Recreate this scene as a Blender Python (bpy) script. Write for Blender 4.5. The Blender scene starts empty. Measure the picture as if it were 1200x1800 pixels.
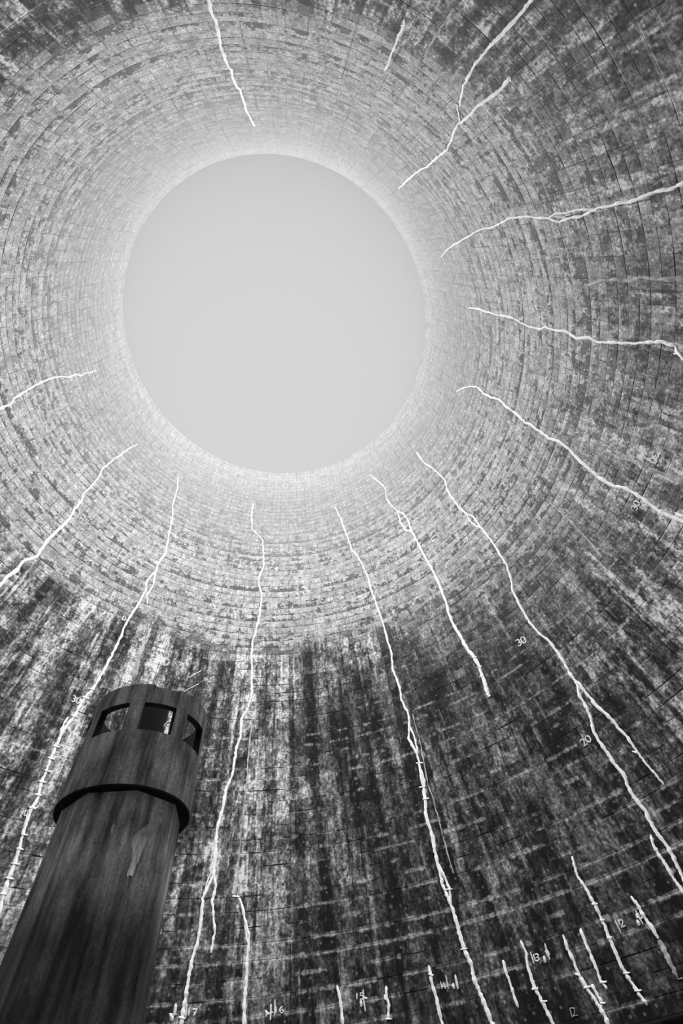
import bpy, bmesh, math, random
from mathutils import Vector, Matrix

# ------------------------------------------------------------------ camera
SC = bpy.context.scene
F, VX, VY = 782.035, 514.747, 401.014          # focal length in pixels and the zenith's pixel (1200 x 1800 frame)
CAMZ = 1.0
u = Vector((VX - 600, VY - 900, F)).normalized()
d = (Vector((0, 1, 0)) - u * u.y).normalized()
r = d.cross(u)
cam_d = bpy.data.cameras.new('camera')
cam = bpy.data.objects.new('camera', cam_d)
SC.collection.objects.link(cam)
cam_d.sensor_fit = 'VERTICAL'
cam_d.sensor_height = 36.0
cam_d.lens = 36.0 * F / 1800
cam_d.clip_end = 500
right = Vector((r.x, d.x, u.x)); up = -Vector((r.y, d.y, u.y)); back = -Vector((r.z, d.z, u.z))
M = Matrix((right, up, back)).transposed().to_4x4()
M.translation = (0, 0, CAMZ)
cam.matrix_world = M
SC.camera = cam

# ------------------------------------------------------------------ sky, sun, exposure
SKY = 0.70
SUN = 145.0
SUN_ANGLE = 70
HAZE, HAZE_ALBEDO = 0.023, 0.108                # density per metre below the rim, share of it that scatters
SUN_TILT = (math.radians(6), math.radians(1.5))
world = bpy.data.worlds.new('overcast_sky')
SC.world = world
world.use_nodes = True
bg = world.node_tree.nodes['Background']
bg.inputs['Color'].default_value = (SKY, SKY, SKY, 1)
bg.inputs['Strength'].default_value = 1.0
sun_d = bpy.data.lights.new('sun_behind_overcast', 'SUN')
sun_d.energy = SUN
sun_d.angle = math.radians(SUN_ANGLE)
sun = bpy.data.objects.new('sun_behind_overcast', sun_d)
SC.collection.objects.link(sun)
sun.location = (0, 16, 120)
sun.rotation_euler = (SUN_TILT[0], SUN_TILT[1], 0)
SC.view_settings.view_transform = 'Standard'
SC.view_settings.look = 'None'
SC.view_settings.exposure = 0.0
SC.view_settings.gamma = 1.0
SC.view_settings.use_curve_mapping = False
SC.cycles.max_bounces = 6
SC.cycles.diffuse_bounces = 4
SC.cycles.use_denoising = True

# ------------------------------------------------------------------ tower profile
EX, EY = -2.10995, 16.03129                     # tower axis, camera stands at x = y = 0
RT, KK, HT = 23.825, 0.27679, 98.24
H_LOW, H_TOP = 5.62, 79.0
LIFT, LIFT0 = 0.98, 40.7
NPAN = 112


def radius(h):
    return math.sqrt(RT * RT + KK * KK * (h - HT) ** 2)


def wall_normal(p):                             # pointing into the tower
    a = Vector((p.x - EX, p.y - EY, 0)).normalized()
    slope = KK * KK * (p.z - HT) / radius(p.z)
    return Vector((-a.x, -a.y, slope)).normalized()


def on_wall(px, py):
    """the point of the shell seen at a pixel"""
    v = Vector((px - 600, py - 900, F))
    w = Vector((v.dot(r), v.dot(d), v.dot(u)))
    w /= w.z
    lo, hi = 0.5, 150.0
    for _ in range(50):
        m = (lo + hi) / 2
        if math.hypot(w.x * m - EX, w.y * m - EY) > radius(m + CAMZ):
            hi = m
        else:
            lo = m
    return Vector((w.x * lo, w.y * lo, lo + CAMZ))


# ------------------------------------------------------------------ helpers
def link(name, me, mat=None, parent=None):
    o = bpy.data.objects.new(name, me)
    SC.collection.objects.link(o)
    if mat is not None:
        me.materials.append(mat)
    if parent is not None:
        o.parent = parent
    return o


def from_bm(name, bm, mat=None, parent=None, smooth=None):
    bmesh.ops.recalc_face_normals(bm, faces=bm.faces)
    me = bpy.data.meshes.new(name)
    bm.to_mesh(me)
    bm.free()
    if smooth is not None:
        me.shade_smooth()
        me.set_sharp_from_angle(angle=math.radians(smooth))
    return link(name, me, mat, parent)


def tag(o, label=None, cat=None, group=None, kind=None):
    if label: o['label'] = label
    if cat: o['category'] = cat
    if group: o['group'] = group
    if kind: o['kind'] = kind
    return o


class S:
    """a socket with arithmetic"""
    nt = None

    def __init__(s, sock): s.k = sock

    @staticmethod
    def put(node, i, v):
        if isinstance(v, S): S.nt.links.new(v.k, node.inputs[i])
        else: node.inputs[i].default_value = v

    @staticmethod
    def math(op, *a, clamp=False):
        n = S.nt.nodes.new('ShaderNodeMath'); n.operation = op; n.use_clamp = clamp
        for i, v in enumerate(a): S.put(n, i, v)
        return S(n.outputs[0])

    def __add__(s, o): return S.math('ADD', s, o)
    __radd__ = __add__
    def __sub__(s, o): return S.math('SUBTRACT', s, o)
    def __rsub__(s, o): return S.math('SUBTRACT', o, s)
    def __mul__(s, o): return S.math('MULTIPLY', s, o)
    __rmul__ = __mul__
    def __truediv__(s, o): return S.math('DIVIDE', s, o)
    def floor(s): return S.math('FLOOR', s)
    def fract(s): return S.math('FRACT', s)
    def abs(s): return S.math('ABSOLUTE', s)
    def min(s, o): return S.math('MINIMUM', s, o)
    def max(s, o): return S.math('MAXIMUM', s, o)
    def pow(s, o): return S.math('POWER', s, o)
    def sin(s): return S.math('SINE', s)
    def cos(s): return S.math('COSINE', s)


def vec(x, y, z):
    n = S.nt.nodes.new('ShaderNodeCombineXYZ')
    for i, v in enumerate((x, y, z)): S.put(n, i, v)
    return S(n.outputs[0])


def sep(v):
    n = S.nt.nodes.new('ShaderNodeSeparateXYZ'); S.put(n, 0, v)
    return [S(o) for o in n.outputs]


def noise(v, scale=1.0, detail=2.0, rough=0.5):
    n = S.nt.nodes.new('ShaderNodeTexNoise')
    S.put(n, 'Vector', v)
    n.inputs['Scale'].default_value = scale
    n.inputs['Detail'].default_value = detail
    n.inputs['Roughness'].default_value = rough
    return S(n.outputs[0])


def white(v):
    n = S.nt.nodes.new('ShaderNodeTexWhiteNoise'); n.noise_dimensions = '3D'
    S.put(n, 'Vector', v)
    return S(n.outputs[0])


def step(x, a, b, lo=0.0, hi=1.0):              # smooth from lo at a to hi at b
    n = S.nt.nodes.new('ShaderNodeMapRange'); n.interpolation_type = 'SMOOTHSTEP'
    for i, v in enumerate((x, a, b, lo, hi)): S.put(n, i, v)
    return S(n.outputs[0])


def stretch(x, k): return S.math('ADD', (x - 0.5) * k, 0.5, clamp=True)


def mix(a, b, t): return a + (b - a) * t if isinstance(a, S) or isinstance(b, S) else t * (b - a) + a


def material(name, build, roughness=0.9, bump=0.0, distance=0.02, specular=0.2):
    m = bpy.data.materials.new(name); m.use_nodes = True
    S.nt = m.node_tree
    p = m.node_tree.nodes['Principled BSDF']
    p.inputs['Roughness'].default_value = roughness
    p.inputs['Specular IOR Level'].default_value = specular
    col, height = build()
    if isinstance(col, S):
        S.nt.links.new(vec(col, col, col).k, p.inputs['Base Color'])
    else:
        p.inputs['Base Color'].default_value = (col, col, col, 1)
    if height is not None and bump:
        b = S.nt.nodes.new('ShaderNodeBump')
        b.inputs['Strength'].default_value = bump
        b.inputs['Distance'].default_value = distance
        S.put(b, 'Height', height)
        S.nt.links.new(b.outputs[0], p.inputs['Normal'])
    return m


def texcoord(which='Object'):
    n = S.nt.nodes.new('ShaderNodeTexCoord')
    return S(n.outputs[which])


# ------------------------------------------------------------------ materials
def wall_nodes():
    uu, vv, _ = sep(texcoord('UV'))
    ang = uu * (2 * math.pi / NPAN)
    cx, cy = ang.cos() * 30.0, ang.sin() * 30.0
    h = vv * LIFT + LIFT0
    iu, iv = uu.floor(), vv.floor()
    fu, fv = uu.fract(), vv.fract()
    P = vec(cx, cy, h)
    wpan = white(vec(iu, iv, 3.0))
    wlift = white(vec(7.0, iv, 1.0))
    wcol = white(vec(iu, 5.0, 2.0))
    broad = noise(vec(cx, cy, h * 0.6), 0.05, 2)
    fine = noise(P, 3.2, 5, 0.7)
    mid = noise(vec(cx, cy, h), 0.75, 4, 0.65)
    patch = noise(vec(cx, cy, h * 0.7 + 40.0), 0.33, 3, 0.6)
    run = noise(vec(cx, cy, h * 0.035), 0.85, 4, 0.6)          # long vertical runs
    run2 = noise(vec(cx, cy, h * 0.05 + 9.0), 2.4, 3, 0.6)
    run3 = noise(vec(cx, cy, h * 0.09 + 31.0), 0.55, 2, 0.5)
    # the weathered skirt below about 40 m: a stepped edge on the far side, a slow change on the right
    side = step(ang.sin(), 0.35, 0.85)
    edge = (iv * LIFT + LIFT0) + (broad - 0.5) * 9.0 + (wcol - 0.5) * 1.2
    corner = step(ang.cos() * 0.75 - ang.sin() * 0.66, 0.2, 0.8)
    sharp = step(edge - corner * 3.2, 37.6, 40.2)
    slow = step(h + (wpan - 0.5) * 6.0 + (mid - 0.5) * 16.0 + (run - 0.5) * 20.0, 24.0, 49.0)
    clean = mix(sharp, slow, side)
    # clean upper concrete
    even = step(h, 78.0, 46.0)                                  # more even concrete towards the rim, colour darkened to offset the strong sun
    grit = stretch(noise(vec(cx, cy, h), 5.5, 2, 0.6), 3.6)
    mott = stretch(noise(vec(cx, cy, h * 0.75 + 70.0), 1.3, 4, 0.68), 4.6)
    fleck = stretch(noise(vec(cx, cy, h * 0.6 + 20.0), 3.4, 2, 0.6), 4.6)
    drip = noise(vec(cx, cy, h * 0.22 + 17.0), 3.4, 3, 0.65)      # short drips, taller than wide
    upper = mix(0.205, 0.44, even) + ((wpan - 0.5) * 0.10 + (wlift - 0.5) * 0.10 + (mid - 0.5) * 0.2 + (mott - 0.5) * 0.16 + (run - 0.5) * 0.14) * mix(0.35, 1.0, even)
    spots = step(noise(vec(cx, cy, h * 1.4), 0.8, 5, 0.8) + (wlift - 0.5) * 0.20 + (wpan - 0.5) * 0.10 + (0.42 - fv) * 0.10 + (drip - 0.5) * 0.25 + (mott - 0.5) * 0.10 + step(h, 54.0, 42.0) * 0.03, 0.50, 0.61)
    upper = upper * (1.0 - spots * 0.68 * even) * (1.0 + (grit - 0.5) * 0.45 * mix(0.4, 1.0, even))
    # dirty lower concrete
    lower = 0.20 + (wpan - 0.5) * 0.17 + (wlift - 0.5) * 0.09 + (mid - 0.5) * 0.22 + (drip - 0.5) * 0.20 + (run2 - 0.5) * 0.22
    grime = step(run * 0.6 + mid * 0.2 + noise(vec(cx, cy, h * 0.7 + 70.0), 1.9, 5, 0.8) * 0.2, 0.47, 0.55)
    lower = lower.max(0.05) * (1.0 - grime * 0.72)
    column = step(white(vec(iu, ((iv + wcol * 9.0) / 8.0).floor(), 31.0)), 0.10, 0.55)   # whole form columns stained together
    lower = lower * mix(0.60, 1.10, column)
    algae = step(patch + (wpan - 0.5) * 0.18 + (mid - 0.5) * 0.4 + (mott - 0.5) * 0.14, 0.49, 0.60)
    lower = lower * (1.0 - algae * 0.70)
    pale = step(run3 + (run2 - 0.5) * 0.45 + (mott - 0.5) * 0.08, 0.57, 0.68)
    lower = lower + pale * 0.13
    lower = lower.max(0.012) * (0.26 + mott * 0.82 + fleck * 0.60) * (0.55 + grit * 0.9)
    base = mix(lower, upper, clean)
    stain = step(h + (mid - 0.5) * 14.0, 44.0, 27.0) * step((ang - 2.53).cos(), 0.78, 0.96) * 0.62
    damp = step(h + (mid - 0.5) * 8.0 + (run - 0.5) * 10.0, 16.0, 8.0) * 0.42
    base = base * (1.0 - stain) * (1.0 - damp)
    pivot = mix(0.10, 0.42, clean)
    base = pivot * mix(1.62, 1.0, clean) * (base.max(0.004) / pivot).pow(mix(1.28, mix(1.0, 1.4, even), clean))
    base = base.max(0.006)
    # lift joints: dark lips that come and go, some leaching pale lime
    jd = (fv + (grit - 0.5) * 0.02 - 0.5).abs() * -1.0 + 0.5    # distance to the nearest lift joint, in lifts
    ivj = (vv + 0.5).floor()
    jn = noise(vec(cx, cy, ivj * 5.3), 0.22, 4, 0.7)
    jl = white(vec(1.0, ivj, 8.0))
    thick = 0.03 + 0.06 * step(jn, 0.45, 0.75)
    far_side = step(ang.cos() * -1.0, -0.2, 0.5)
    need = mix(mix(0.15, 0.06, far_side), 0.21, clean)
    dark_joint = step(jd / thick, 1.0, 0.45) * step(jn + (jl - 0.5) * 0.20 + need, 0.47, 0.60)
    base = mix(base, base * 0.06, dark_joint * mix(0.6, 1.0, even))
    lime = step(jd + (drip - 0.5) * 0.30 + (mott - 0.5) * 0.12, 0.17, 0.03) * step(noise(vec(cx, cy, ivj * 2.9 + 60.0), 0.45, 4, 0.7) + (jl - 0.5) * 0.2 + step(h, 30.0, 16.0) * 0.045, 0.51, 0.64)
    base = base + lime * mix(0.19, 0.05, clean) * (0.4 + fleck * 1.2)
    # panel seams
    ud = (fu - 0.5).abs() * -1.0 + 0.5
    seam = step(ud, 0.035, 0.01) * step(white(vec((uu + 0.5).floor(), iv, 4.0)) * 0.5 + mid * 0.5, 0.42, 0.62)
    base = base * (1.0 - seam * 0.6)
    # plugged tie holes, pale specks scattered over the panels
    cell = vec((uu * 2.0).floor(), iv, 12.0)
    wt = white(cell)
    tx = ((uu * 2.0).fract() - 0.5 + (white(vec((uu * 2.0).floor(), iv, 21.0)) - 0.5) * 0.35) * 0.85
    ty = (fv - 0.62 + (white(vec((uu * 2.0).floor(), iv, 23.0)) - 0.5) * 0.3) * LIFT
    plug = step(tx * tx + ty * ty, 0.0100, 0.0030) * step(wt + (patch - 0.5) * 0.9, 0.58, 0.66)
    base = base + plug * mix(mix(0.24, 0.10, far_side), 0.36, clean)
    height = fine * 0.3 - dark_joint * 1.0 + mid * 0.4 - seam * 0.3
    return base.min(0.7), height


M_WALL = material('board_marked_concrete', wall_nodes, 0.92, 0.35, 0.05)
M_BASE = material('dark_base_concrete', lambda: ((lambda n: (n * 0.010 + 0.003, n))(noise(texcoord(), 0.6, 4))), 0.9, 0.2)  # near-black concrete for the base wall below the shell
M_FLOOR = material('basin_floor_concrete', lambda: ((lambda n: (n * 0.05 + 0.01, n))(noise(texcoord(), 0.5, 5))), 0.9, 0.3)
M_SEAL = material('white_sealant', lambda: ((lambda n: (n * 0.24 + 0.74, n))(noise(texcoord(), 2.0, 4, 0.7))), 0.8, 0.2)
M_FAINT = material('worn_sealant', lambda: ((lambda n: (step(n, 0.35, 0.65, 0.22, 0.55), n))(noise(texcoord(), 1.2, 4, 0.7))), 0.85, 0.2)
M_LIME = material('lime_deposit', lambda: ((lambda n: (step(n, 0.3, 0.65, 0.18, 0.52), n))(noise(texcoord(), 1.3, 5, 0.75))), 0.9, 0.2)
M_PAINT = material('white_marking_paint', lambda: ((lambda n: (n * 0.25 + 0.62, None))(noise(texcoord(), 3.0, 3))), 0.7)


def sooty(level, contrast, foot_from, foot_to):
    def nodes():
        P = texcoord('Object')
        x, y, z = sep(P)
        streak = noise(vec(x * 2.4, y * 2.4, z * 0.25), 1.3, 4, 0.62)
        thin = noise(vec(x * 9.0, y * 9.0, z * 0.3 + 4.0), 1.3, 3, 0.6)
        blot = noise(vec(x, y, z * 0.5 + 3.0), 1.5, 4, 0.6)
        fine = noise(P, 16.0, 4, 0.75)
        s1, s2, s3 = stretch(streak, 4.5), stretch(blot, 4.0), stretch(thin, 3.5)
        a = level * (0.20 + s1 * 0.55 * contrast + s2 * (s1 + 0.4) * 0.8 * contrast + (s3 - 0.5) * 0.16)
        a = a.max(0.015) * (0.6 + stretch(fine, 2.5) * 0.8)
        a = a * (1.0 - step(z, foot_from, foot_to) * 0.88)          # darker towards the foot of the shaft
        return a.max(0.012), fine * 0.4 + blot * 0.6
    return nodes


M_CHIM = material('sooty_concrete', sooty(0.18, 1.0, 2.0, 1.0), 0.9, 0.4, 0.03)
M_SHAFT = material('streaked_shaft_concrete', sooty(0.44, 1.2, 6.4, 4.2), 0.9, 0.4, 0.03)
M_CORE_SHADE = material('black_flue_and_shade', lambda: (0.006, None), 0.9)  # the flue's own black, also painted shade on the soffit and inside the head
M_SPALL = material('bare_spalled_concrete', lambda: ((lambda q: (step(noise(vec(q[0] * 9.0, q[1] * 9.0, q[2] * 2.0), 1.6, 4, 0.7), 0.36, 0.62, 0.42, 0.90), None))(sep(texcoord()))), 0.9)
M_RAIL = material('galvanised_rail', lambda: (0.75, None), 0.5)
M_POST = material('dull_steel_post', lambda: (0.12, None), 0.6)

# ------------------------------------------------------------------ the tower shell, floor
NSEG, NROW = 384, 180


def revolve_wall():
    me = bpy.data.meshes.new('wall_shell')
    hs = [H_LOW + (H_TOP - H_LOW) * j / NROW for j in range(NROW + 1)]
    verts, faces, uvs = [], [], []

    def strip(profile):
        base = len(verts)
        for R, h in profile:
            for i in range(NSEG):
                a = 2 * math.pi * i / NSEG
                verts.append((EX + R * math.sin(a), EY - R * math.cos(a), h))
        for j in range(len(profile) - 1):
            v0, v1 = (profile[j][1] - LIFT0) / LIFT, (profile[j + 1][1] - LIFT0) / LIFT
            for i in range(NSEG):
                k = (i + 1) % NSEG
                faces.append((base + j * NSEG + i, base + (j + 1) * NSEG + i, base + (j + 1) * NSEG + k, base + j * NSEG + k))
                u0, u1 = NPAN * i / NSEG, NPAN * (i + 1) / NSEG
                uvs.extend([(u0, v0), (u0, v1), (u1, v1), (u1, v0)])

    strip([(radius(h), h) for h in hs])                                  # inner face
    strip([(radius(H_TOP), H_TOP), (radius(H_TOP) + 0.3, H_TOP)])        # top of the rim
    strip([(radius(h) + 0.3, h) for h in hs[::-1]])                      # outer face
    strip([(radius(H_LOW) + 0.3, H_LOW), (radius(H_LOW), H_LOW)])        # lower lip
    me.from_pydata(verts, [], faces)
    lay = me.uv_layers.new(name='UVMap')
    for l, q in zip(lay.data, uvs): l.uv = q
    me.shade_smooth()
    return me


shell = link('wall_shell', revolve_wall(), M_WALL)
tag(shell, kind='structure')


def tube_ring(bm, r0, r1, z0, z1, seg, cx=EX, cy=EY):
    rings = []
    for rad, z in ((r0, z0), (r0, z1), (r1, z1), (r1, z0)):
        rings.append([bm.verts.new((cx + rad * math.sin(2 * math.pi * i / seg), cy + rad * math.cos(2 * math.pi * i / seg), z)) for i in range(seg)])
    for q in range(4):
        A, Bq = rings[q], rings[(q + 1) % 4]
        for i in range(seg):
            bm.faces.new((A[i], A[(i + 1) % seg], Bq[(i + 1) % seg], Bq[i]))


FLOOR_Z = -0.6
bm = bmesh.new(); tube_ring(bm, radius(H_LOW) + 0.32, radius(H_LOW) + 0.9, FLOOR_Z, H_LOW + 0.3, 192)
tag(from_bm('wall_base', bm, M_BASE, smooth=40), kind='structure')
bm = bmesh.new()
bmesh.ops.create_cone(bm, cap_ends=True, segments=192, radius1=radius(H_LOW) + 0.9, radius2=radius(H_LOW) + 0.9, depth=0.4,
                      matrix=Matrix.Translation((EX, EY, FLOOR_Z - 0.2)))
tag(from_bm('floor', bm, M_FLOOR), kind='structure')


# ------------------------------------------------------------------ marks lying on the shell
RND = random.Random(5)


def resample(pts, spacing, wob):
    out = []
    n = len(pts)
    for i in range(n - 1):
        (x0, y0), (x1, y1) = pts[i], pts[i + 1]
        L = math.hypot(x1 - x0, y1 - y0)
        k = max(1, int(round(L / spacing)))
        for j in range(k):
            t = j / k
            jit = wob if (i or j) else 0.0
            out.append((x0 + (x1 - x0) * t + RND.uniform(-jit, jit), y0 + (y1 - y0) * t + RND.uniform(-jit, jit)))
    out.append(pts[-1])
    return out


def bead(bm, pts, w0, w1, thick=0.022, spacing=4.5, wob=0.75, vary=0.32, lift=0.0):
    """a low bead of material laid along a run of points on the shell"""
    q = resample(pts, spacing, wob)
    n = len(q)
    rows = []
    for i, (x, y) in enumerate(q):
        ax, ay = q[max(0, i - 1)]; bx, by = q[min(n - 1, i + 1)]
        L = math.hypot(bx - ax, by - ay) or 1.0
        nx, ny = -(by - ay) / L, (bx - ax) / L
        t = i / max(1, n - 1)
        w = (w0 + (w1 - w0) * t) / 2 * (1 + RND.uniform(-vary, vary))
        if n > 3 and i in (0, n - 1): w *= 0.55
        c = on_wall(x, y); nr = wall_normal(c)
        a, b = on_wall(x + nx * w, y + ny * w), on_wall(x - nx * w, y - ny * w)
        rows.append([bm.verts.new(p) for p in (a + nr * (lift - 0.01), a.lerp(c, 0.3) + nr * (lift + thick), b.lerp(c, 0.3) + nr * (lift + thick), b + nr * (lift - 0.01))])
    for i in range(n - 1):
        for k in range(4):
            bm.faces.new((rows[i][k], rows[i + 1][k], rows[i + 1][(k + 1) % 4], rows[i][(k + 1) % 4]))
    bm.faces.new(rows[0]); bm.faces.new(rows[-1][::-1])


def seal(label, pts, w0, w1, branches=(), bars=(), mat=None, group=None):
    mat = mat or M_SEAL
    bm = bmesh.new(); bead(bm, pts, w0, w1)
    o = from_bm('crack_seal', bm, mat, smooth=60)
    tag(o, label, 'crack seal', 'white sealed cracks running up the tower wall')
    for p, a, b in branches:
        bm = bmesh.new(); bead(bm, p, a, b, thick=0.02)
        from_bm('branch', bm, mat, o, smooth=60)
    for x, y, L, ang, w in bars:
        dx, dy = math.cos(math.radians(ang)) * L / 2, math.sin(math.radians(ang)) * L / 2
        bm = bmesh.new(); bead(bm, [(x - dx, y - dy), (x, y), (x + dx, y + dy)], w * 0.8, w * 0.8, thick=0.035, spacing=4, wob=0.3)
        from_bm('cross_bar', bm, mat, o, smooth=60)
    return o


seal('white sealed crack dropping from the top edge of the photo, straight above the bright opening',
     [(364, -14), (366.7, 0), (369, 15), (379, 37), (385, 63), (387, 80), (393, 95), (398, 112), (407, 123), (409, 137), (415, 150), (422, 158), (428, 177), (433, 195), (442, 212), (448, 222)], 7, 3)
seal('short pale isolated dash of sealant high on the wall, alone above the bright opening',
     [(711, 33), (709, 45), (700, 62), (695, 77), (687, 97), (682, 115), (676, 123)], 5, 4, [([(711, 42), (704, 45)], 4, 3), ([(680, 119), (673, 121)], 3, 3)])
seal('forked white sealed crack at top right, its upper arm reaching the top edge',
     [(897, 135), (883, 153), (867, 167), (853, 177), (837, 188), (828, 200), (813, 213), (805, 218), (797, 233), (793, 247), (785, 263), (767, 278), (750, 293), (740, 297), (727, 307), (713, 320), (700, 332)], 7.5, 2.5,
     [([(946, -16), (933, 0), (917, 22), (900, 40), (883, 60), (863, 78), (850, 95), (835, 113), (825, 132), (815, 150), (811, 170), (808, 187)], 9, 4.5),
      ([(803, 182), (806, 200), (807, 213)], 3, 3), ([(897, 135), (898, 143)], 4, 2)])
seal('uppermost white sealed crack at the right edge, splitting into an eye-shaped loop',
     [(1215, 317), (1200, 322), (1180, 332), (1160, 335), (1137, 342), (1120, 350), (1107, 355), (1087, 357), (1070, 362), (1053, 365), (1038, 372), (1023, 380), (1000, 383), (983, 390), (972, 387), (963, 383), (947, 382), (922, 380), (897, 383), (875, 395), (860, 401), (847, 402), (835, 408), (820, 418), (807, 425), (800, 429), (785, 440), (775, 452)], 7.5, 2,
     [([(963, 383), (977, 375), (993, 375), (1013, 369), (1037, 368), (1047, 368)], 3.5, 4.5), ([(975, 381), (990, 381), (1003, 377)], 2, 2)])
seal('white sealed crack on the right wall ending in a hooked kink at the photo edge',
     [(1212, 645), (1200, 630), (1193, 622), (1189, 618), (1187, 608), (1173, 605), (1162, 600), (1143, 602), (1117, 604), (1083, 603), (1050, 601), (1033, 593), (1013, 595), (997, 583), (973, 580), (958, 575), (947, 579), (925, 573), (917, 568), (903, 560), (887, 556), (867, 552), (850, 547), (838, 542), (822, 542)], 7, 2.5,
     [([(1183, 621), (1191, 622)], 3.5, 4)])
seal('white sealed crack slanting down the right wall past two painted numbers',
     [(1213, 922), (1200, 917), (1183, 910), (1163, 902), (1150, 892), (1133, 880), (1117, 868), (1097, 858), (1080, 855), (1063, 847), (1050, 837), (1033, 823), (1017, 808), (1000, 790), (983, 777), (967, 772), (950, 760), (933, 747), (923, 743), (910, 730), (890, 715), (877, 702), (863, 699), (850, 692), (837, 680), (825, 680), (813, 683), (802, 688)], 8, 2.5,
     [([(1186, 901), (1194, 906), (1208, 910)], 4, 5), ([(1003, 797), (1012, 803), (1019, 812)], 3, 3)],
     [(1163, 902, 10, 60, 3), (1036, 826, 8, 70, 3)])
seal('longest white sealed crack at lower right, splitting in two beside the painted 20',
     [(732, 795), (743, 812), (758, 822), (770, 832), (782, 845), (785, 860), (793, 873), (807, 893), (818, 902), (830, 908), (838, 918), (847, 930), (860, 947), (867, 955), (877, 973), (890, 993), (898, 1017), (900, 1037), (910, 1057), (920, 1077), (933, 1097), (948, 1115), (963, 1125), (977, 1143), (987, 1158), (998, 1177), (1003, 1188), (1015, 1202), (1017, 1220), (1030, 1243), (1038, 1263), (1042, 1283), (1053, 1303), (1067, 1323), (1083, 1347), (1097, 1363), (1102, 1380), (1113, 1400), (1133, 1425), (1142, 1443), (1153, 1463), (1170, 1485), (1183, 1507), (1193, 1527), (1200, 1543), (1208, 1558)], 2.5, 7.5,
     [([(1013, 1198), (1033, 1222), (1050, 1243), (1067, 1257), (1077, 1267), (1087, 1280), (1103, 1297), (1115, 1315), (1133, 1340), (1153, 1363), (1167, 1380)], 6.5, 4),
      ([(1143, 1467), (1148, 1485), (1158, 1503), (1170, 1520), (1183, 1543), (1200, 1567), (1208, 1578)], 6, 6),
      ([(818, 902), (823, 913), (833, 923), (847, 930)], 2.5, 3)],
     [(1115, 1322, 9, 20, 3)])
seal('white sealed crack ending halfway down the wall, right of centre, with a ragged lower tip',
     [(650, 835), (663, 845), (672, 852), (678, 863), (679, 877), (687, 888), (698, 898), (710, 905), (717, 915), (722, 930), (728, 943), (737, 960), (747, 980), (757, 997), (767, 1017), (773, 1033), (783, 1057), (788, 1077), (797, 1100), (800, 1103), (813, 1127), (822, 1143), (833, 1155), (842, 1172), (847, 1188), (852, 1203), (859, 1225)], 2, 6.5,
     [([(698, 898), (703, 917), (713, 933), (722, 935)], 2.5, 3)],
     [(833, 1155, 9, -10, 3), (842, 1172, 9, -15, 3), (846, 1189, 8, -15, 3), (858, 1222, 8, 20, 3)])
seal('white sealed crack with braided loops running down to the bottom edge, right of centre',
     [(588, 890), (600, 915), (606, 933), (613, 950), (617, 965), (629, 978), (639, 997), (647, 1017), (653, 1040), (660, 1060), (665, 1074), (673, 1097), (680, 1123), (688, 1150), (690, 1177), (702, 1207), (705, 1230), (717, 1253), (720, 1277), (718, 1297), (728, 1317), (735, 1333), (738, 1353), (742, 1373), (747, 1400), (748, 1433), (757, 1460), (762, 1487), (767, 1510), (773, 1533), (777, 1553), (787, 1577), (793, 1593), (800, 1612), (807, 1640), (815, 1667), (827, 1693), (835, 1727), (847, 1753), (857, 1780), (865, 1800), (869, 1812)], 2, 7.5,
     [([(720, 1277), (726, 1290), (731, 1305), (734, 1325)], 3.5, 4), ([(738, 1350), (746, 1372), (744, 1395), (750, 1420)], 4, 4),
      ([(757, 1458), (763, 1475), (764, 1495)], 4, 4), ([(768, 1515), (780, 1540), (789, 1560), (793, 1590)], 4, 4.5)],
     [(737, 1341, 12, -5, 3), (742, 1383, 12, -12, 3), (748, 1404, 11, -8, 3), (789, 1563, 14, -5, 3), (815, 1668, 12, -10, 3.5)])
seal('thin pale crack trace running beside the braided sealed crack, on its right',
     [(725, 1255), (734, 1290), (740, 1312), (746, 1347), (752, 1380), (760, 1402), (770, 1437), (780, 1477), (788, 1507), (797, 1535)], 2, 2.5, mat=M_FAINT)
seal('white sealed crack below the middle of the opening, curving down to the painted 17',
     [(445, 885), (442, 903), (443, 930), (455, 943), (462, 950), (463, 977), (463, 997), (454, 1017), (456, 1032), (460, 1043), (457, 1077), (450, 1108), (443, 1130), (442, 1157), (443, 1187), (442, 1220), (437, 1243), (425, 1263), (422, 1297), (416, 1311), (411, 1345), (408, 1363), (397.5, 1386), (390, 1427), (382, 1454), (379, 1484), (377, 1517), (375, 1540), (356, 1579), (354, 1611), (349, 1649), (337, 1690), (330, 1727), (324, 1765), (319, 1799), (316, 1812)], 2, 7,
     [([(377, 1540), (379, 1559), (373, 1585), (376, 1622), (377, 1641), (371, 1675)], 5, 4.5), ([(373, 1515), (370, 1535), (360, 1565)], 2, 2)],
     [(320, 1789, 12, 10, 5)])
seal('thin pale crack trace just right of the long crack that ends at the painted 17',
     [(443, 1270), (441, 1285), (437, 1317), (435, 1350), (433, 1380), (430, 1405), (424, 1469), (418, 1525), (414, 1570)], 2.5, 3, mat=M_FAINT)
seal('short thick white sealed crack between the painted 17 and 16, running off the bottom edge',
     [(419, 1577), (426, 1596), (429, 1615), (437, 1641), (437, 1660), (434, 1690), (433, 1727), (429, 1765), (429, 1799), (428, 1812)], 5, 7,
     [([(429, 1615), (431, 1632), (434, 1652), (437, 1662)], 3.5, 3.5)], [(415, 1576, 14, 5, 3)])
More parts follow.
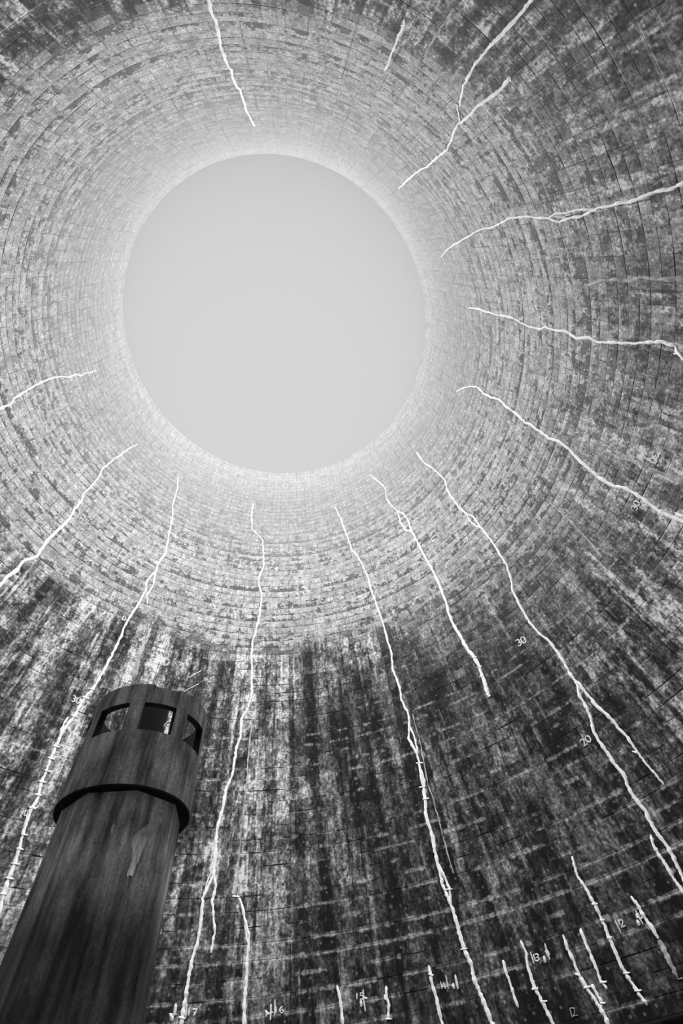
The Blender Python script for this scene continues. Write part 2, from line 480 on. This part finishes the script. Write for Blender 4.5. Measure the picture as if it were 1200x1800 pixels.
seal('white sealed crack passing behind the left side of the chimney with small cross bars',
     [(313, 837), (312, 857), (303, 890), (303, 907), (298, 933), (295, 953), (290, 973), (278, 990), (275, 1003), (258, 1020), (255, 1040), (240, 1067), (230, 1083), (219, 1101), (209, 1127), (196, 1153), (181, 1180), (170, 1200), (160, 1215), (148, 1228), (129, 1261), (112, 1281), (101, 1307), (88, 1334), (81, 1356), (71, 1379), (66, 1405), (54, 1424), (41, 1461), (34, 1491), (26, 1517), (15, 1544), (6, 1570), (0, 1596), (-6, 1615)], 2, 7.5,
     [([(273, 1005), (270, 1027), (258, 1047), (259, 1062)], 3, 3), ([(120, 1260), (112, 1272), (106, 1290), (103, 1305)], 4, 4)],
     [(162, 1211, 10, 15, 3.5), (150, 1226, 11, 15, 3.5), (132, 1259, 12, 20, 4), (99, 1312, 12, 15, 4), (90, 1333, 12, 15, 4), (84, 1355, 12, 15, 4), (74, 1374, 12, 12, 4), (67, 1397, 11, 12, 4), (57, 1420, 12, 15, 4.5),
      (43, 1467, 12, 12, 4), (35, 1492, 14, 10, 4), (26, 1518, 15, 8, 4), (17, 1544, 15, 8, 4), (6, 1571, 12, 8, 4)])
seal('white sealed crack stepping down to the left edge above the chimney',
     [(242, 780), (225, 790), (212, 800), (200, 807), (180, 825), (173, 840), (155, 860), (147, 867), (145, 878), (133, 892), (120, 915), (100, 933), (83, 950), (72, 967), (65, 978), (40, 987), (30, 1002), (13, 1013), (5, 1023), (0, 1028), (-12, 1042)], 2, 7)
seal('faint white sealed crack left of the bright opening, wavy at its upper end',
     [(-12, 722), (0, 718), (17, 712), (25, 700), (37, 693), (53, 683), (70, 673), (87, 666), (105, 662), (120, 664), (132, 658), (142, 661), (148, 656), (160, 655), (168, 650)], 5, 2)
seal('short white sealed crack at the bottom edge, left of the painted 15',
     [(592, 1732), (597, 1753), (600, 1777), (603, 1800), (605, 1812)], 5, 6)
seal('shortest white sealed crack near the bottom edge, right of the painted 15',
     [(678, 1733), (680, 1753), (683, 1767), (683, 1790)], 4.5, 6, [([(676, 1748), (678, 1757)], 4, 4)], [(683, 1791, 9, 0, 4)])
seal('white sealed crack at the bottom edge, just left of the painted 14',
     [(753, 1697), (757, 1713), (760, 1733), (767, 1753), (772, 1777), (777, 1800), (779, 1810)], 5, 6.5, (), [(757, 1713, 9, 20, 4)])
seal('short white sealed crack between the painted 14 and 13, ending above the bottom edge',
     [(883, 1688), (890, 1710), (897, 1730), (903, 1750), (911, 1771)], 5, 5)
seal('white sealed crack touching the painted 13 on its left',
     [(915, 1653), (925, 1677), (928, 1700), (937, 1730), (947, 1750), (957, 1770), (967, 1790), (972, 1800), (975, 1809)], 5, 6.5, (), [(940, 1738, 11, -5, 5), (956, 1760, 11, -5, 4)])
seal('white sealed crack at lower right that joins a stubby side arm near its foot',
     [(989, 1643), (997, 1667), (1010, 1693), (1017, 1713), (1030, 1735), (1047, 1760), (1060, 1780), (1069, 1800), (1074, 1810)], 5, 7.5,
     [([(1040, 1730), (1048, 1747), (1058, 1763), (1056, 1773)], 6, 6)], [(1015, 1713, 10, 20, 5), (1032, 1735, 14, -12, 4), (1059, 1763, 9, 0, 4)])
seal('short white sealed crack with a cross at its foot, second left of the painted 12',
     [(1020, 1632), (1030, 1660), (1040, 1683), (1047, 1700), (1055, 1723), (1067, 1740)], 5, 6, (), [(1060, 1726, 12, -5, 4)])
seal('tall white sealed crack directly left of the painted 12, crossed by several small bars',
     [(1005, 1505), (1015, 1540), (1030, 1563), (1045, 1590), (1058, 1617), (1070, 1647), (1083, 1677), (1093, 1700), (1103, 1717), (1120, 1743), (1137, 1767)], 5, 6.5, (),
     [(1045, 1589, 10, -5, 4), (1058, 1617, 8, -5, 4), (1071, 1648, 9, 0, 4), (1101, 1710, 13, -8, 4), (1121, 1741, 13, -5, 4)])
seal('white sealed crack in the bottom right corner, right of the painted 12',
     [(1108, 1575), (1123, 1595), (1133, 1613), (1147, 1633), (1157, 1650)], 6, 7)
seal('dull grey smear of worn sealant in the bottom right corner, below a bright crack',
     [(1158, 1652), (1170, 1677), (1183, 1703), (1190, 1717)], 11, 7, mat=M_LIME)
# ---- pale lime runs
def lime(label, pts, w0, w1):
    bm = bmesh.new(); bead(bm, pts, w0, w1, thick=0.02, vary=0.35, wob=0.8)
    tag(from_bm('lime_streak', bm, M_LIME, smooth=60), label, 'lime streak', 'pale lime streaks on the wall')


lime('pale horizontal-looking lime streak at the right edge between two sealed cracks', [(1030, 502), (1060, 494), (1082, 491), (1105, 493), (1130, 488), (1165, 491), (1204, 490)], 4, 9)
lime('pale slanting lime streak above the sideways painted 30 on the right wall', [(1046, 779), (1075, 790), (1100, 803), (1122, 813), (1150, 828), (1175, 835), (1204, 850)], 3, 9)
lime('faint pale streak near the top edge, left of the forked crack', [(797, 13), (787, 32), (773, 50), (763, 68), (753, 83), (745, 100)], 5, 3)
lime('broad pale lime run on the wall just above and left of the chimney', [(263, 1112), (254, 1130), (246, 1150), (240, 1172), (234, 1192)], 5, 10)
lime('thin pale lime run at the right, crossing the panels above the long split crack', [(963, 880), (985, 900), (1010, 925), (1035, 952), (1058, 980)], 2.5, 5)

# ---- painted survey marks, drawn stroke by stroke
GLYPH = {
    '0': [[(0.5, 1), (0.85, 0.85), (0.95, 0.5), (0.85, 0.15), (0.5, 0), (0.15, 0.15), (0.05, 0.5), (0.15, 0.85), (0.5, 1)]],
    '1': [[(0.45, 1), (0.5, 0)]],
    '2': [[(0.05, 0.8), (0.3, 1), (0.7, 0.95), (0.8, 0.7), (0.5, 0.35), (0.1, 0.0), (0.95, 0.05)]],
    '3': [[(0.1, 0.9), (0.5, 1), (0.85, 0.82), (0.75, 0.6), (0.4, 0.52), (0.8, 0.45), (0.9, 0.2), (0.5, 0), (0.05, 0.12)]],
    '4': [[(0.55, 1), (0.1, 0.35), (0.9, 0.35)], [(0.65, 0.65), (0.65, 0)]],
    '5': [[(0.9, 1), (0.2, 1), (0.15, 0.58), (0.6, 0.6), (0.9, 0.35), (0.6, 0.02), (0.1, 0.05)]],
    '6': [[(0.7, 1), (0.2, 0.6), (0.1, 0.25), (0.45, 0), (0.85, 0.2), (0.7, 0.5), (0.2, 0.35)]],
    '7': [[(0.05, 0.95), (0.9, 1), (0.4, 0)], [(0.3, 0.5), (0.8, 0.55)]],
    's': [[(0.9, 0.6), (0.4, 0.68), (0.2, 0.5), (0.75, 0.3), (0.7, 0.05), (0.1, 0.0)]],
    't': [[(0.5, 1.2), (0.5, 0.1), (0.55, -0.25)], [(0.1, 0.7), (0.95, 0.65)], [(0.2, 0.35), (0.9, 0.3)]],
}


def glyphs(text, cx, cy, dx, dy, size, adv=0.78, asp=0.68):
    L = math.hypot(dx, dy); dx, dy = dx / L, dy / L
    ux, uy = dy, -dx
    out, x0 = [], -adv * (len(text) - 1) / 2
    for i, ch in enumerate(text):
        for st in GLYPH[ch]:
            out.append([(cx + dx * size * (x0 + i * adv + (a - 0.5) * asp) + ux * size * (b - 0.5),
                         cy + dy * size * (x0 + i * adv + (a - 0.5) * asp) + uy * size * (b - 0.5)) for a, b in st])
    return out


def mark(label, strokes, w=2.2, mat=None):
    bm = bmesh.new()
    for s in strokes:
        ww = w
        if isinstance(s, tuple): s, ww = s
        bead(bm, s, ww, ww, thick=0.03, spacing=4, wob=0.15, vary=0.1, lift=0.006)
    tag(from_bm('number_marking', bm, mat or M_PAINT, smooth=60), label, 'painted number', 'white survey numbers painted on the wall')


mark('white painted number 30 on dark concrete, left of the longest sealed crack', glyphs('30', 915.5, 1127.5, 0.85, -0.5, 12), 2.6)
mark('white painted number 20 tucked against the split of the longest sealed crack', glyphs('20', 1029.5, 1302, 0.78, -0.6, 12.5), 2.6)
mark('white painted number 30 on the left wall beside the top of the chimney', glyphs('30', 133.5, 1230, 0.93, 0.38, 11), 2.6)
mark('small white painted 0 near the light and dark boundary, left wall above the chimney', glyphs('0', 218, 1087, 0.85, 0.5, 8), 2)
mark('white painted number 30 just below the slanting sealed crack on the right wall', glyphs('30', 1117, 889, 0.4, -0.92, 11), 2.8)
mark('white painted number 30 turned sideways near the right edge, away from any crack', glyphs('30', 1150.5, 805, -0.35, 0.94, 12.5), 2.8)
mark('faint white painted 0 under the slanting sealed crack, right of the opening', glyphs('0', 982.7, 786.7, 0.5, -0.86, 7), 2, M_FAINT)
mark('faint white slash and 0 painted beside the left sealed crack, level with the chimney collar',
     [[(34, 1437), (38, 1431), (42, 1425)]] + glyphs('0', 45.5, 1429.5, 0.9, 0.43, 11, asp=0.5), 2)
mark('white painted 17 with a bar, beside a sealed crack at the bottom edge',
     [[(328.6, 1763), (327, 1777), (325.8, 1789.5)]] + glyphs('17', 337, 1779.5, 1, 0.12, 12.5), 2.9)
mark('smudged white letters st left of the painted 17',
     [([(309, 1764), (308, 1775), (306, 1786)], 5), ([(298, 1783), (302, 1788), (301, 1796)], 8), ([(297, 1782), (303, 1783), (311, 1783)], 3)])
mark('white painted 16 with a bar at the bottom edge',
     [[(483, 1756.5), (483, 1770), (483, 1785)]] + glyphs('16', 490, 1774.5, 1, 0, 12.5), 2.7)
mark('smudged white letters st left of the painted 16',
     [([(466, 1776), (469, 1780), (468, 1787)], 5.5), ([(476, 1764), (476, 1778), (475, 1793)], 3.5), ([(468, 1783), (472, 1782), (480, 1779)], 3)])
mark('white painted 15 near the bottom edge',
     [([(634, 1757), (635, 1770)], 4.5)] + glyphs('15', 631.5, 1751, 1, 0, 11), 2.4)
mark('white letter t right of the painted 15', [([(638, 1739), (639, 1758), (642, 1778)], 2.6), ([(637, 1753), (641, 1754), (645, 1755)], 4)])
mark('white painted 14 with a bar near the bottom edge',
     [[(774, 1725), (777, 1738.5)], [(783, 1714), (785.5, 1726), (788, 1738)]] + glyphs('4', 780.5, 1732, 1, -0.08, 12), 2)
mark('smudged white letters st right of the painted 14',
     [([(796, 1728), (796, 1732), (798, 1738)], 5), ([(799.5, 1713), (802, 1724), (805, 1738)], 4)])
mark('white painted 13 with a bar at lower right',
     [[(931.7, 1673), (935, 1683), (938.7, 1693.7)], [(936.5, 1677), (941, 1689.6)]] + glyphs('3', 943.5, 1683, 0.98, -0.2, 13), 2.5)
mark('smudged white letters st right of the painted 13',
     [([(955.5, 1680), (957, 1686), (959, 1692)], 5), ([(957, 1658), (961, 1672), (966, 1686.7)], 3), ([(959, 1670), (962, 1675), (964, 1680)], 6)])
mark('white painted 12 with a bar, lowest right of the numbers',
     [[(1080, 1616.7), (1085.5, 1628), (1091, 1639)], [(1084.5, 1615), (1090, 1626)]] + glyphs('2', 1093, 1623, 0.92, -0.38, 13), 2.3)
mark('smudged white letters st right of the painted 12',
     [([(1116, 1599), (1122, 1611), (1130.5, 1625)], 2.5), ([(1119.5, 1605), (1122, 1613)], 6.5), ([(1118.5, 1617), (1121, 1621), (1124, 1627)], 6), ([(1125, 1615), (1129, 1613)], 3)])
mark('thin white outlined letter R in the bottom right, low on dark wall',
     [[(1001, 1772), (1009, 1772), (1010, 1779), (1007.5, 1787)], [(1001, 1772), (1005.7, 1788.5)], [(1005.7, 1786), (1015, 1784.5)]], 1.6, M_FAINT)
mark('faint white angle mark at the right edge of the bottom right corner',
     [[(1189, 1709), (1191, 1721), (1203, 1719)]], 2, M_FAINT)
# ------------------------------------------------------------------ the chimney standing in front of the wall
CX, CY = -4.4075, 13.2881
RC = 1.67
BASE_A = math.radians(156.5)                    # a window's centre, measured from +y towards +x


def cp(a, rad, z):
    return Vector((rad * math.sin(a), rad * math.cos(a), z))


chim = bpy.data.objects.new('chimney', None)
SC.collection.objects.link(chim)
chim.location = (CX, CY, 0)
tag(chim, 'dark sooty octagonal concrete chimney with a round windowed head, standing at lower left', 'chimney')

# octagonal shaft
bm = bmesh.new()
ro = 1.495
zs = [FLOOR_Z, 1.5, 3.0, 4.5, 6.0, 7.2]
rings = []
for z in zs:
    ring = []
    for k in range(8):
        a0, a1 = BASE_A + math.pi / 4 * k, BASE_A + math.pi / 4 * (k + 1)
        p0, p1 = cp(a0, ro, z), cp(a1, ro, z)
        for t in (0.02, 0.35, 0.65, 0.98):
            ring.append(bm.verts.new(p0.lerp(p1, t)))
    rings.append(ring)
for A, B in zip(rings, rings[1:]):
    n = len(A)
    for i in range(n):
        bm.faces.new((A[i], A[(i + 1) % n], B[(i + 1) % n], B[i]))
bm.faces.new(rings[0][::-1]); bm.faces.new(rings[-1])
from_bm('shaft', bm, M_SHAFT, chim)

# round head with eight openings
TH = 0.20
Z0, ZA, ZB, Z1 = 7.03, 8.43, 9.24, 9.82
SEG = 128
HALF = math.radians(15.6)


def in_window(a):
    t = ((a - BASE_A) + math.pi / 8) % (math.pi / 4) - math.pi / 8
    return abs(t) < HALF


edges = []
for k in range(8):
    c = BASE_A + k * math.pi / 4
    nw, npil = 8, 4
    for j in range(nw): edges.append(c - HALF + 2 * HALF * j / nw)
    for j in range(npil): edges.append(c + HALF + (math.pi / 4 - 2 * HALF) * j / npil)
levels = [Z0, 7.5, 8.0, ZA, ZB, Z1]
bm = bmesh.new()
jit = random.Random(11)
na = len(edges)


def head_z(i, j):
    z = levels[j]
    if j == len(levels) - 1:
        t = math.degrees((edges[i] - BASE_A + math.pi) % (2 * math.pi) - math.pi)
        if -14 < t < 11: z -= 0.05 + jit.uniform(0, 0.025)     # the broken stretch of the rim over the middle window
        else: z += 0.02
    return z


Vo, Vi = [], []
for j in range(len(levels)):
    zz = [head_z(i, j) for i in range(na)]
    Vo.append([bm.verts.new(cp(edges[i], RC, zz[i])) for i in range(na)])
    Vi.append([bm.verts.new(cp(edges[i], RC - TH, zz[i])) for i in range(na)])


def solid(i, j):
    if not 0 <= j < len(levels) - 1: return False
    mid = (edges[i] + (edges[(i + 1) % na] if i + 1 < na else edges[0] + 2 * math.pi)) / 2
    return not (j == 3 and in_window(mid))


for j in range(len(levels) - 1):
    for i in range(na):
        k = (i + 1) % na
        if not solid(i, j): continue
        bm.faces.new((Vo[j][i], Vo[j][k], Vo[j + 1][k], Vo[j + 1][i]))
        bm.faces.new((Vi[j][i], Vi[j + 1][i], Vi[j + 1][k], Vi[j][k]))
        if not solid(i, j - 1): bm.faces.new((Vo[j][i], Vi[j][i], Vi[j][k], Vo[j][k]))
        if not solid(i, j + 1): bm.faces.new((Vo[j + 1][i], Vo[j + 1][k], Vi[j + 1][k], Vi[j + 1][i]))
        if not solid((i - 1) % na, j): bm.faces.new((Vo[j][i], Vo[j + 1][i], Vi[j + 1][i], Vi[j][i]))
        if not solid(k, j): bm.faces.new((Vo[j][k], Vi[j][k], Vi[j + 1][k], Vo[j + 1][k]))
bm.normal_update()
for f in bm.faces:                              # inside faces and reveals coloured black for the shade in there, bare outside and rim
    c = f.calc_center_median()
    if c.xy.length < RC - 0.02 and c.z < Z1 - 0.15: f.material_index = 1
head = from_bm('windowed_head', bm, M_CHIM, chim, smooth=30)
head.data.materials.append(M_CORE_SHADE)

# soffit closing the gap between the shaft and the head, black to stand for its shade
bm = bmesh.new(); tube_ring(bm, 0.5, RC - 0.004, 6.99, 7.03, 96, 0, 0)
from_bm('soffit', bm, M_CORE_SHADE, chim)
# inner flue
bm = bmesh.new()
bmesh.ops.create_cone(bm, cap_ends=True, segments=48, radius1=0.47, radius2=0.45, depth=3.1, matrix=Matrix.Translation((0, 0, 8.75)))
from_bm('inner_flue', bm, M_CORE_SHADE, chim, smooth=40)


def rod(bm, pts, rad, seg=8):
    pts = [Vector(p) for p in pts]
    rings = []
    for i, p in enumerate(pts):
        t = (pts[min(i + 1, len(pts) - 1)] - pts[max(i - 1, 0)]).normalized()
        s = t.cross(Vector((0, 0, 1)))
        s = s.normalized() if s.length > 1e-4 else Vector((1, 0, 0))
        q = t.cross(s).normalized()
        rings.append([bm.verts.new(p + (s * math.cos(2 * math.pi * k / seg) + q * math.sin(2 * math.pi * k / seg)) * rad) for k in range(seg)])
    for A, B in zip(rings, rings[1:]):
        for k in range(seg): bm.faces.new((A[k], A[(k + 1) % seg], B[(k + 1) % seg], B[k]))
    bm.faces.new(rings[0][::-1]); bm.faces.new(rings[-1])


def at_px(px, py, dist):
    """the point at a horizontal distance from the camera, in the chimney's own frame"""
    v = Vector((px - 600, py - 900, F))
    w = Vector((v.dot(r), v.dot(d), v.dot(u)))
    s = dist / math.hypot(w.x, w.y)
    return Vector((w.x * s - CX, w.y * s - CY, w.z * s + CAMZ))


# the access ladder's rails rising behind the rim
D_R = 15.42
a, b = at_px(332, 1192, D_R), at_px(354, 1180, D_R)
a2, b2 = at_px(317, 1220, D_R), at_px(349.5, 1203, D_R)
for p, q in ((a, a2), (b, b2)):
    bm = bmesh.new(); rod(bm, [(p.x, p.y, 9.7), (p.x, p.y, 11.0), (p.x, p.y, p.z)], 0.03)
    from_bm('ladder_post', bm, M_POST, chim, smooth=40)
for p, q in ((a, b), (a2, b2)):
    bm = bmesh.new(); rod(bm, [p, p.lerp(q, 0.5), q], 0.04)
    from_bm('ladder_rail', bm, M_RAIL, chim, smooth=40)
# loop of pale cable showing in the middle window
bm = bmesh.new()
rod(bm, [at_px(289, 1277, 13.45), at_px(291, 1273, 13.45), at_px(295, 1270, 13.45), at_px(299, 1268.5, 13.45), at_px(304, 1268, 13.45)], 0.03)
cable = from_bm('cable', bm, M_RAIL, chim, smooth=40)
cable['label'] = 'pale bent cable in the middle window'


# bare patches where the skin of the shaft has come off
def facet_point(adeg, z, lift=0.006):
    a = math.radians(adeg)
    k = math.floor((a - BASE_A) / (math.pi / 4))
    a0 = BASE_A + k * math.pi / 4
    mid = a0 + math.pi / 8
    ap = ro * math.cos(math.pi / 8)
    return cp(a, (ap + lift) / math.cos(a - mid), z)


def patch(pts, seed):
    rg = random.Random(seed)
    dense = []
    n = len(pts)
    for i in range(n):
        (a0, z0), (a1, z1) = pts[i], pts[(i + 1) % n]
        for t in (0, 0.25, 0.5, 0.75):
            dense.append((a0 + (a1 - a0) * t + rg.uniform(-0.6, 0.6), z0 + (z1 - z0) * t + rg.uniform(-0.04, 0.04)))
    bm = bmesh.new()
    f = bm.faces.new([bm.verts.new(facet_point(a, z)) for a, z in dense])
    ex = bmesh.ops.extrude_face_region(bm, geom=[f])
    for v in [g for g in ex['geom'] if isinstance(g, bmesh.types.BMVert)]:
        v.co.xy *= 0.988
    o = from_bm('spalled_patch', bm, M_SPALL, chim)
    o['label'] = 'pale bare patch of spalled concrete'


patch([(147, 6.15), (139, 6.32), (132, 6.45), (131, 6.15), (135, 5.9), (138, 5.55), (140, 5.3), (145, 5.32), (144, 5.6), (149, 5.95)], 3)
patch([(128, 6.72), (123, 6.7), (122, 6.5), (127, 6.48)], 4)
patch([(169.5, 6.22), (167, 6.25), (166.5, 6.0), (168.5, 5.92)], 5)

# ------------------------------------------------------------------ thin haze hanging in the upper tower, an unseen plume added above to dim the sun
HZ0, HZ1 = 50.0, 103.0
bm = bmesh.new()
prev = None
for j in range(24):
    h = HZ0 + (HZ1 - HZ0) * j / 23
    R = radius(min(h, H_TOP)) - 0.25 + max(0.0, h - H_TOP) * 1.4        # added plume flares above the rim to dim slanting sun too
    ring = [bm.verts.new((EX + R * math.sin(2 * math.pi * i / 96), EY + R * math.cos(2 * math.pi * i / 96), h)) for i in range(96)]
    if prev:
        for i in range(96): bm.faces.new((prev[i], prev[(i + 1) % 96], ring[(i + 1) % 96], ring[i]))
    else:
        bm.faces.new(ring[::-1])
    prev = ring
bm.faces.new(prev)
hm = bpy.data.materials.new('tower_haze'); hm.use_nodes = True
nt = hm.node_tree
nt.nodes.remove(nt.nodes['Principled BSDF'])
sc = nt.nodes.new('ShaderNodeVolumeScatter')
ab = nt.nodes.new('ShaderNodeVolumeAbsorption')
ad = nt.nodes.new('ShaderNodeAddShader')
sc.inputs['Color'].default_value = (1, 1, 1, 1)
sc.inputs['Density'].default_value = HAZE * HAZE_ALBEDO
sc.inputs['Anisotropy'].default_value = 0.0
ab.inputs['Color'].default_value = (0, 0, 0, 1)
ab.inputs['Density'].default_value = HAZE * (1 - HAZE_ALBEDO)
nt.links.new(sc.outputs[0], ad.inputs[0]); nt.links.new(ab.outputs[0], ad.inputs[1])
nt.links.new(ad.outputs[0], nt.nodes['Material Output'].inputs['Volume'])
tag(from_bm('haze', bm, hm), 'pale haze filling the upper tower below the bright opening', 'haze', kind='stuff')
